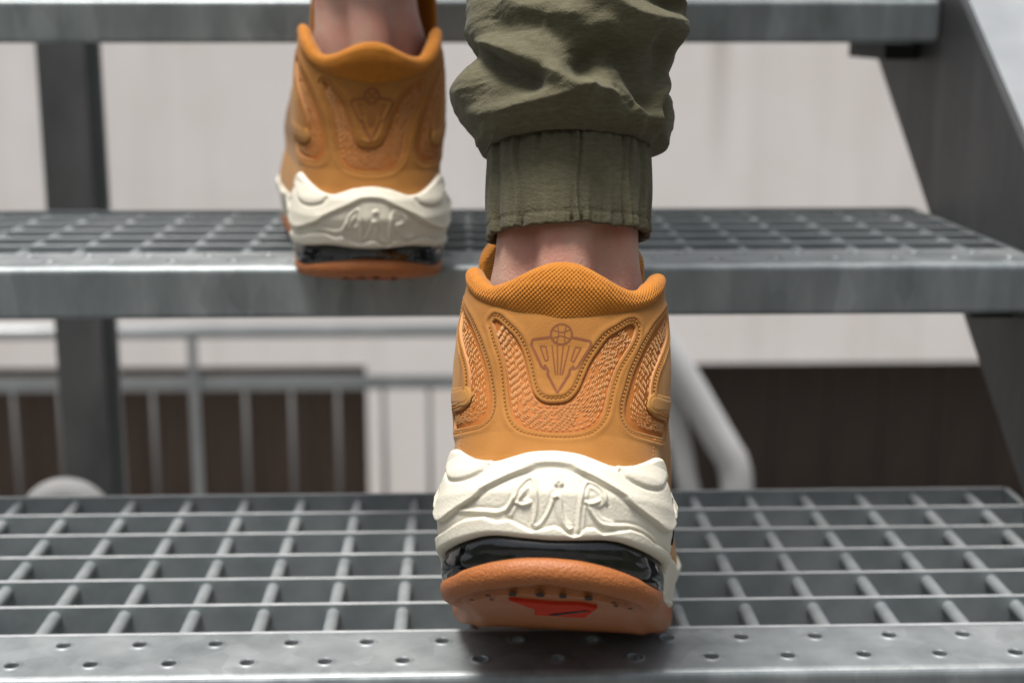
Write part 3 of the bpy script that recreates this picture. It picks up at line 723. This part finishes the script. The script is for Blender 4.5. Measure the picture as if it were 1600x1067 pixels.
    for k, tt in enumerate(np.linspace(0, 1, NT)):
        if tt < .5:
            f = tt/.5; zz = zb-1.0+(zt-rr-zb+1.0)*f; oo = 0.1+np.sin(np.pi*np.minimum(f*.62+.0, 1))*np.minimum(3.2, hgt*.25)
            last_o = oo
        elif tt < .8:
            f = (tt-.5)/.3; an = np.pi*f; oo = last_o-rr+rr*np.cos(an); zz = zt-rr+rr*np.sin(an)
        else:
            f = (tt-.8)/.2; oo = last_o-2*rr-1.5*f; zz = zt-rr-24*f
        prof_o[:, k] = oo; prof_z[:, k] = zz
    arc = np.concatenate([np.zeros((len(uc), 1)), np.cumsum(np.hypot(np.diff(prof_o, axis=1), np.diff(prof_z, axis=1)), axis=1)], 1)
    pz = 1.55
    U2 = np.repeat(uc[:, None], NT, 1)
    knit = np.cos(2*np.pi*U2/pz)*np.cos(np.pi*2*arc/(pz*1.1))
    prof_o2 = prof_o+.30*knit+.25*vnoise(U2/8, arc/7, 6)
    add('collar', surf(U2, prof_z, prof_o2), grid_faces(*U2.shape), M['collar'])
    # seam line under the collar
    capsule_rows([np.stack([np.linspace(-62, 62, 300), COLB(np.linspace(-62, 62, 300))-.6], 1)], 'collar_seam', shell, M['cutedge'], 2.2, .12, .22, -.35, 0, 0, 3)
    # ---- tongue: knit padded sheet in front of the ankle
    a = np.linspace(-1.15, 1.15, int(300*q)); s = np.linspace(0, 1, int(240*q))
    Ag, Sg = np.meshgrid(a, s, indexing='ij')
    z0, z1 = .085, .163
    wx = .0400-.003*Sg
    kn = .0003*np.cos(2*np.pi*Ag*30)*np.cos(2*np.pi*Sg*52)
    thick = .0035*np.sqrt(np.maximum(1-(np.abs(Ag)/1.15)**8, 0))
    def tong(side_):
        X = -.0035*hand+(wx+side_*(thick+kn*1))*np.sin(Ag); Y = .070+.030*np.cos(Ag)+.012*Sg+side_*(thick+kn)*np.cos(Ag)*.6
        Z = z0+(z1-.018*(np.abs(Ag)/1.15)**4-z0)*Sg+.004*np.cos(Ag)*Sg
        return np.stack([X, Y, Z], -1)
    Pa, Pb = tong(1), tong(-1)
    na, nb = Ag.shape; ringed = np.concatenate([Pa, Pb[:, ::-1]], 1)
    add('tongue', ringed, np.concatenate([grid_faces(na, 2*nb), np.array([[i*2*nb+2*nb-1, i*2*nb, (i+1)*2*nb, (i+1)*2*nb+2*nb-1] for i in range(na-1)])]), M['collar'])
    # ---- printed emblem on the heel: winged arrow with a ball
    def ribbon(pts, wd, closed=False):
        p = np.asarray(pts, float)
        if closed: p = np.vstack([p, p[:1]])
        s_ = np.concatenate([[0], np.cumsum(np.linalg.norm(np.diff(p, axis=0), axis=1))]); n_ = max(6, int(s_[-1]/.35))
        pp = np.stack([np.interp(np.linspace(0, s_[-1], n_), s_, p[:, k]) for k in (0, 1)], 1)
        tg = np.gradient(pp, axis=0); tg /= np.linalg.norm(tg, axis=1)[:, None]+1e-9; nn = np.stack([-tg[:, 1], tg[:, 0]], 1)
        return pp+nn*wd/2, pp-nn*wd/2
    def uoff(u, z):
        s_ = np.maximum(allsd(u, z), 0)
        return .35-.42*np.exp(-s_/.45)+.35*gauss(s_-2.9, 1.2)-.55*gauss(s_-1.55, .5)+.18*vnoise(u/13, z/11, 4)*sstep(.5, 5, s_)-1.3*np.exp(-np.maximum(COLB(u)+1.2-z, 0)/1.6)
    LV = []; LF = []; lb = 0
    def stroke(pts, wd, closed=False):
        nonlocal lb
        l_, r_ = ribbon(pts, wd, closed); k = len(l_)
        for q_ in (l_, r_): LV.append(surf(q_[:, 0], q_[:, 1], uoff(q_[:, 0], q_[:, 1])+.07))
        LF.extend([(lb+i, lb+i+1, lb+k+i+1, lb+k+i) for i in range(k-1)]); lb += 2*k
    lean = lambda p: np.stack([p[:, 0]*.94+(p[:, 1]-86)*.02, p[:, 1]], 1)
    stroke(lean(P2(LOGO_OUT)), .95)
    an = np.linspace(0, 2*np.pi, 40)
    ball = np.stack([3.9*np.cos(an), 95.6+3.7*np.sin(an)], 1); stroke(lean(ball), .75)
    stroke(lean(P2('-3.4,97 0,96.2 3.6,97.4')), .4); stroke(lean(P2('-3.4,94 0,95 3.4,94')), .4)
    stroke(lean(P2('-1.6,99 -1,95.5 -1.6,92.2')), .4); stroke(lean(P2('1.7,99 1.1,95.5 1.6,92.2')), .4)
    for (x0, x1) in ((-3.2, -1.2), (-1.2, -.4), (1.0, .5), (3.2, 1.3)):
        stroke(lean(P2('%f,91.5 %f,80.5' % (x0, x1))), .5)
    for sg in (1, -1):
        stroke(lean(P2('%f,91 %f,91 %f,86 %f,85.4 %f,91' % (-7.6*sg, -5.4*sg, -4.2*sg, -5.2*sg, -7.6*sg))), .55)
    add('emblem_print', np.concatenate(LV), LF, M['logo'])
    if hand < 0: root.scale = (1.0, 1.0, 1.035)
    return root
def pose(pitch, yaw, roll):
    return (Matrix.Rotation(R(yaw), 3, 'Z') @ Matrix.Rotation(R(pitch), 3, 'X') @ Matrix.Rotation(R(roll), 3, 'Y')).to_quaternion()
RQ, LQ = pose(-27, -5, 1.5), pose(1.5, 5.4, 1.5)
RLOC, LLOC = (.0258, .448, 1.485), (-.0505, .742, 1.5375)
make_sneaker(1, RLOC, RQ, 27, 'sharp wheat tan sneaker with its heel raised on the lower tread, below the olive cuff')
make_sneaker(-1, LLOC, LQ, 0, 'blurred wheat tan sneaker planted on the higher tread under the bare ankle', .6)
# ------------------------------------------------------------------ the person climbing: bare lower legs, olive cuffed trousers
def local(q, loc, p): return q @ Vector(p) + Vector(loc)
person = None
ankR = local(RQ, RLOC, (0, .055, .128)); ankL = local(LQ, LLOC, (0, .055, .128))
kneeR = Vector((.055, .685, 1.96)); kneeL = Vector((-.085, .905, 2.05)); hipR = Vector((.075, .80, 2.36)); hipL = Vector((-.075, .82, 2.37))
def leg_shell(q, loc, knee, hand):
    """foot inside the shoe, heel cord, ankle bones and calf as one skin"""
    heel = local(q, loc, (0, .030, .045)); mid = local(q, loc, (0, .060, .075))
    a0 = local(q, loc, (0, .058, .098)); a1 = local(q, loc, (0, .0568, .120))
    ax = (knee-a1).normalized()
    ctr = [heel, mid, a0, a1]+[a1+ax*d for d in (.018, .04, .07, .11, .16, .22, .29, .35)]
    rx = [.018, .026, .028, .0278, .0276, .0278, .030, .034, .039, .042, .041, .041]
    ry = [.018, .032, .032, .0295, .0295, .030, .032, .035, .040, .043, .048, .047]
    c = catmull(np.array([tuple(v) for v in ctr]), 90); f = np.linspace(0, 1, 90)
    s0 = np.concatenate([[0], np.cumsum([(b-a).length for a, b in zip(ctr[:-1], ctr[1:])])]); s0 /= s0[-1]
    RX = np.interp(f, s0, rx); RY = np.interp(f, s0, ry)
    N = 72; th = np.linspace(0, 2*np.pi, N, endpoint=False)
    fwd = np.array(q @ Vector((0, 1, 0))); V = np.zeros((90, N, 3))
    T = np.gradient(c, axis=0); T /= np.linalg.norm(T, axis=1)[:, None]
    s_ankle = s0[3]
    for i in range(90):
        y = fwd-T[i]*(fwd@T[i]); y /= np.linalg.norm(y); x = np.cross(y, T[i])
        back = np.maximum(-np.cos(th), 0)
        # heel cord: a narrow rounded ridge at the back with hollows on both sides
        cord = np.exp(-((f[i]-s_ankle-.02)/.14)**2)
        sn = np.sin(th); hollow = -.0065*cord*gauss(np.abs(sn)-.60, .22)*(back > 0)
        mall = .0035*np.exp(-((f[i]-s_ankle)/.035)**2)*gauss(np.cos(th)-.05, .35)
        rad = 1+(hollow+mall)/.03
        V[i] = c[i]+x[None]*(RX[i]*sn*rad)[:, None]+y[None]*(RY[i]*np.cos(th)*rad)[:, None]
    return V
shells = [leg_shell(RQ, RLOC, kneeR, 1), leg_shell(LQ, LLOC, kneeL, -1)]
# one skin mesh: both legs run up inside the trousers and meet at the pelvis
VV = []; FF = []; base = 0
def ring_path(tops, ends):
    pass
for V, knee, hip in ((shells[0], kneeR, hipR), (shells[1], kneeL, hipL)):
    n, N = V.shape[:2]
    extra = []
    top = V[-1]; ct = top.mean(0)
    for (tgt, sc, f) in ((knee, 1.05, 1.0), (hip, 1.45, .5), (hip, 1.65, 1.0), (Vector((0, hip.y, hip.z+.06)), 1.8, 1.0)):
        e = np.array(tgt) if f == 1.0 else np.array(knee)*(1-f)+np.array(hip)*f
        extra.append((top-ct)*sc+e)
    A = np.concatenate([V, np.array(extra)], 0)
    n = len(A)
    g = grid_faces(N, n, closed=True)                     # ring index first
    VV.append(A.transpose(1, 0, 2).reshape(-1, 3)); FF.append(g+base); base += n*N
person = mesh_obj('person', np.concatenate(VV), np.concatenate(FF), M['skin'])
tag(person, 'person climbing in olive cuffed trousers with bare ankles, seen from behind', 'person')
# fine hairs on the back of the ankles
rs = np.random.RandomState(11); HV = []; HF = []; hb = 0
for V, cnt in ((shells[0], 420), (shells[1], 120)):
    n, N = V.shape[:2]
    for _ in range(cnt):
        i = rs.randint(36, 62); j = (N//2+int(rs.randn()*13)) % N
        p = V[i, j]; nrm = p-V[i].mean(0); nrm /= np.linalg.norm(nrm)
        d = np.array([rs.randn()*.5, 0, -1.0]); d /= np.linalg.norm(d); L = .004+.006*rs.rand()
        pts = np.array([p+nrm*-.0003, p+nrm*.0007+d*L*.5, p+nrm*.0006+d*L])
        v, f = tube_vf(pts, [.00014, .0001, .00003], 3, hb, False); HV.append(v); HF += f; hb += len(v)
o = mesh_obj('leg_hair', np.concatenate(HV), HF, M['hair'], person); o['kind'] = 'stuff'

# ---- trousers: pleated cuff and a bunched leg, in millimetre relief on a tube that follows the shin
Z5 = .0000966                                   # metres per trace unit
LF_ = P2('985,225 960,218 600,222')
FOLD = [('170,180 240,270 330,345 430,400 520,440 592,490', 5.0, 38), ('215,20 330,62 470,62 560,45', -4.6, 48),
        ('200,300 255,360 330,395 400,425', -6.0, 40), ('110,420 170,530 280,550 400,525 530,500', 4.6, 48),
        ('560,0 640,90 720,178 830,205 950,190', 4.6, 46), ('430,215 520,300 600,360', -2.5, 50), ('560,405 640,335 740,345 800,420 840,500', -5.0, 42),
        ('590,480 680,478 740,500 800,545', 3.2, 28), ('955,240 935,370 890,470 865,560', 4.2, 30), ('990,240 962,340 930,480 900,590', -4.5, 20),
        ('900,20 945,90 1005,130', 3.0, 24), ('800,40 850,110 920,135', -3.0, 26), ('590,430 598,470 590,530', 2.0, 12), ('700,470 760,520', -2.0, 16),
        ('170,100 200,210 195,290', 2.5, 30), ('870,260 900,330 880,420', -2.2, 24), ('300,110 420,180 540,200', 2.2, 40), ('660,240 760,270 880,240', 2.2, 36)]
CREASE = [(245, 1.0, 9), (262, -1.2, 8), (330, .8, 7), (342, -.9, 6), (560, .9, 8), (572, -1.0, 5), (545, -.5, 6), (748, -.9, 7), (762, 1.0, 8), (775, -.6, 6),
          (822, -.9, 9), (842, .9, 9), (858, -.9, 6), (872, .8, 6), (300, .3, 20), (440, .35, 50), (660, .35, 50), (700, -.3, 20)]
def trouser_leg(B0, lean, flip, seed, top_len):
    NTH = 420; th = np.linspace(-np.pi, np.pi, NTH, endpoint=False)
    e = np.array([0, math.sin(lean), math.cos(lean)]); d = np.array([0, math.cos(lean), -math.sin(lean)]); X = np.array([1, 0, 0]); B0 = np.array(B0)
    b0 = .0385
    C0 = B0+d*b0
    cw = lambda y: (np.interp(y, [600, 960, 985], [555, 552, 555]), np.interp(y, [600, 800, 960, 985], [331, 335, 335, 328]))
    Lx = P2('-5000,60 -1500,100 -400,130 0,135 100,146 200,172 260,190 290,186 320,152 350,125 380,108 410,96 440,92 470,95 500,106 540,128 580,158 610,185 640,212 660,226')
    Rx = P2('-5000,1110 -1500,1060 -400,1015 0,1008 60,1030 100,1040 180,1030 240,1016 290,1000 330,980 370,966 400,966 430,972 480,988 520,995 560,992 600,980 630,955 655,915 670,890')
    rows = []
    def row(y, hw, cx, b, disp=None, ins=0.0, along=None):
        ell = (985-y)*.0000993
        c = C0+e*ell+X*((cx-552)*Z5*flip)
        a = hw*Z5-ins; s, k = np.sin(th), np.cos(th)
        dd = np.zeros(NTH) if disp is None else disp
        # normal of the ellipse
        nx, ny = s/a, -k/b; nn = np.hypot(nx, ny); nx, ny = nx/nn, ny/nn
        if along is not None: c = c+np.outer(along, e)
        return c+np.outer((a*s+nx*dd)*flip, X)+np.outer(-b*k+ny*dd, d)
    front = np.cos(th) < 0
    rs = np.random.RandomState(seed+40)
    PLE = [(rs.uniform(225, 880), rs.uniform(-.55, .55), rs.uniform(5, 11), rs.uniform(-14, 14), rs.rand()) for _ in range(26)]
    hem_wave = sum(rs.uniform(-.5, .5)*np.sin(th*k_+rs.rand()*6) for k_ in (7, 11, 17, 23, 29))*.0004
    def xz(cx, hw): return cx+hw*np.sin(th)
    def creases(cx, hw, y, amp=1.0):
        x = xz(cx, hw); dsp = np.zeros(NTH)
        for (q, am, wd) in CREASE: dsp += am*gauss(x-q+6*np.sin(y/60.0+q), wd)*(~front)
        dsp += front*.9*np.sin(th*17+1.3)*.8
        vv = (y-600)/350.0
        for q, am, wd, sl, ph in PLE:
            ends = max(gauss(vv-1, .45), gauss(vv, .4)) if ph < .7 else 1.0
            dsp += am*ends*gauss(x-q-sl*vv, wd)*(~front)
        return dsp*MM*amp*1.35
    # cuff: inside turn-up, hem, band
    for y in (830, 900, 945): cx, hw = cw(y); rows.append(row(y, hw, cx, b0, creases(cx, hw, y, .6), .0028, hem_wave))
    for y, ins, am in ((956, .0018, .8), (960, .0008, .9), (956, .0000, 1)):
        cx, hw = cw(y); rows.append(row(y+8*np.sin(.0), hw, cx, b0-ins, creases(cx, hw, y, am), ins, hem_wave))
    for y in np.linspace(948, 618, 46):
        cx, hw = cw(y); f = (948-y)/330
        pk = .55+.7*(abs(f-.5)*2)**2
        hem = -.0006*gauss(y-912, 7)*.6
        rows.append(row(y, hw, cx, b0, creases(cx, hw, y, pk)+hem+.0006*np.sin(np.pi*f), 0.0, hem_wave*(1-f)))
    # seam: the leg starts tucked behind its own overhang
    cx, hw = cw(606); rows.append(row(604, hw-8, cx, b0-.0012, creases(cx, hw, 606, 1.2)))
    polys = [(catmull(P2(p), 24), am, wd) for p, am, wd in FOLD]
    ys = np.concatenate([np.linspace(612, 0, 150), np.linspace(-12, -400, 40), np.linspace(-460, -top_len, 40)])
    cos0 = np.maximum(np.cos(th), 0)
    rw = np.random.RandomState(seed+90); WR = []
    for _ in range(14):
        x0, y0 = rw.uniform(110, 980), rw.uniform(-120, 600); low = y0 > 380
        an = rw.uniform(60, 120) if (low and rw.rand() < .6) else rw.uniform(10, 60)*(1 if rw.rand() < .7 else -1)
        L_ = rw.uniform(60, 170)*(.7 if low else 1); a_ = R(an); cvx = rw.uniform(-22, 22)
        p_ = np.array([[x0, y0], [x0+L_*.5*math.cos(a_)-cvx*math.sin(a_), y0+L_*.5*math.sin(a_)+cvx*math.cos(a_)], [x0+L_*math.cos(a_), y0+L_*math.sin(a_)]])
        WR.append((catmull(p_, 10), rw.choice([-1, 1], p=[.45, .55])*rw.uniform(.25, .65), rw.uniform(8, 15)))
    for y in ys:
        yl = y+50*min(1, (612-y)/60.0)                     # side rows hang lower than the seam
        l = np.interp(yl, Lx[:, 0], Lx[:, 1]); r = np.interp(yl, Rx[:, 0], Rx[:, 1])
        k = sstep(612, 585, y); cwx, cwh = cw(606)
        l = l*k+(cwx-cwh+6)*(1-k); r = r*k+(cwx+cwh-6)*(1-k)
        cx, hw = (l+r)/2, (r-l)/2
        b = b0+np.interp(y, [-4000, -1500, 0, 250, 450, 560, 612], [.045, .025, .014, .013, .011, .0075, 0])
        x = xz(cx, hw); yy = yl-60*cos0
        dsp = np.zeros(NTH)
        for ply, am, wd in polys:
            dq = seg_dist(x, yy, ply); dsp += am*1.25*np.exp(-(dq/(wd*1.2))**2)+(am*.32*np.exp(-np.sqrt(dq*dq+16)/(wd*.42)) if am > 0 else 0)
        if y > -250:
            for ply, am, wd in WR: dsp += am*gauss(seg_dist(x, yy, ply), wd)
        side = sstep(1.0, .80, np.abs(np.sin(th)))         # let the traced outline rule at the silhouette
        dsp = np.where(front, 0, dsp*(.35+.65*side))
        dsp += front*(3.0*np.sin(th*3+y/70)+2.0*np.sin(th*5-y/45))*np.abs(np.cos(th))
        dsp += (.35*vnoise(x/60+seed*7, yy/45+30, seed)+.34*vnoise(x/30+yy/40, yy/22+60, seed+1)*(.5+.8*np.exp(-np.maximum(612-y, 0)/120))+.10*vnoise(x/9, yy/11+60, seed+2))*sstep(612, 560, y)
        pk = np.exp(-max(612-y, 0)/38.0)
        for q_, am in ((300, 1.2), (380, -.8), (480, .9), (592, -1.6), (610, 1.2), (680, -.9), (752, -1.6), (790, 1.2), (835, -1.4), (862, 1.1)):
            dsp += am*pk*gauss(x-q_, 16)*(~front)
        fadeup = sstep(-900, -100, y)
        rows.append(row(y, hw, cx, b, dsp*MM*(.35+.65*fadeup)))
    A = np.array(rows)
    return A
legs_v = []; legs_f = []; base = 0
spec = [((.0398, .527, 1.5985), R(17), 1, 3, 3300, kneeR, hipR), ((ankL.x-.0, ankL.y-.034, 1.712), R(15), -1, 9, 2700, kneeL, hipL)]
for (B0, lean, flip, seed, tl, knee, hip) in spec:
    A = trouser_leg(B0, lean, flip, seed, tl)
    top = A[-1]; ct = top.mean(0); ex = []
    for f, sc in ((.5, 1.12), (1.0, 1.2)):
        ex.append((top-ct)*sc+(np.array(ct)*(1-f)+np.array(knee+(hip-knee)*.15)*f))
    for f, sc in ((.6, 1.45), (1.0, 1.75)): ex.append((top-ct)*sc+(np.array(knee)*(1-f)+np.array(hip)*f))
    ex.append((top-ct)*1.9+np.array((hip.x*.85, hip.y, hip.z+.14)))
    A = np.concatenate([A, np.array(ex)], 0); n, N = A.shape[:2]
    g = grid_faces(N, n, closed=True)
    if flip < 0: g = g[:, ::-1]
    legs_v.append(A.transpose(1, 0, 2).reshape(-1, 3)); legs_f.append(g+base); base += n*N
mesh_obj('trousers', np.concatenate(legs_v), np.concatenate(legs_f), M['cloth'], person)
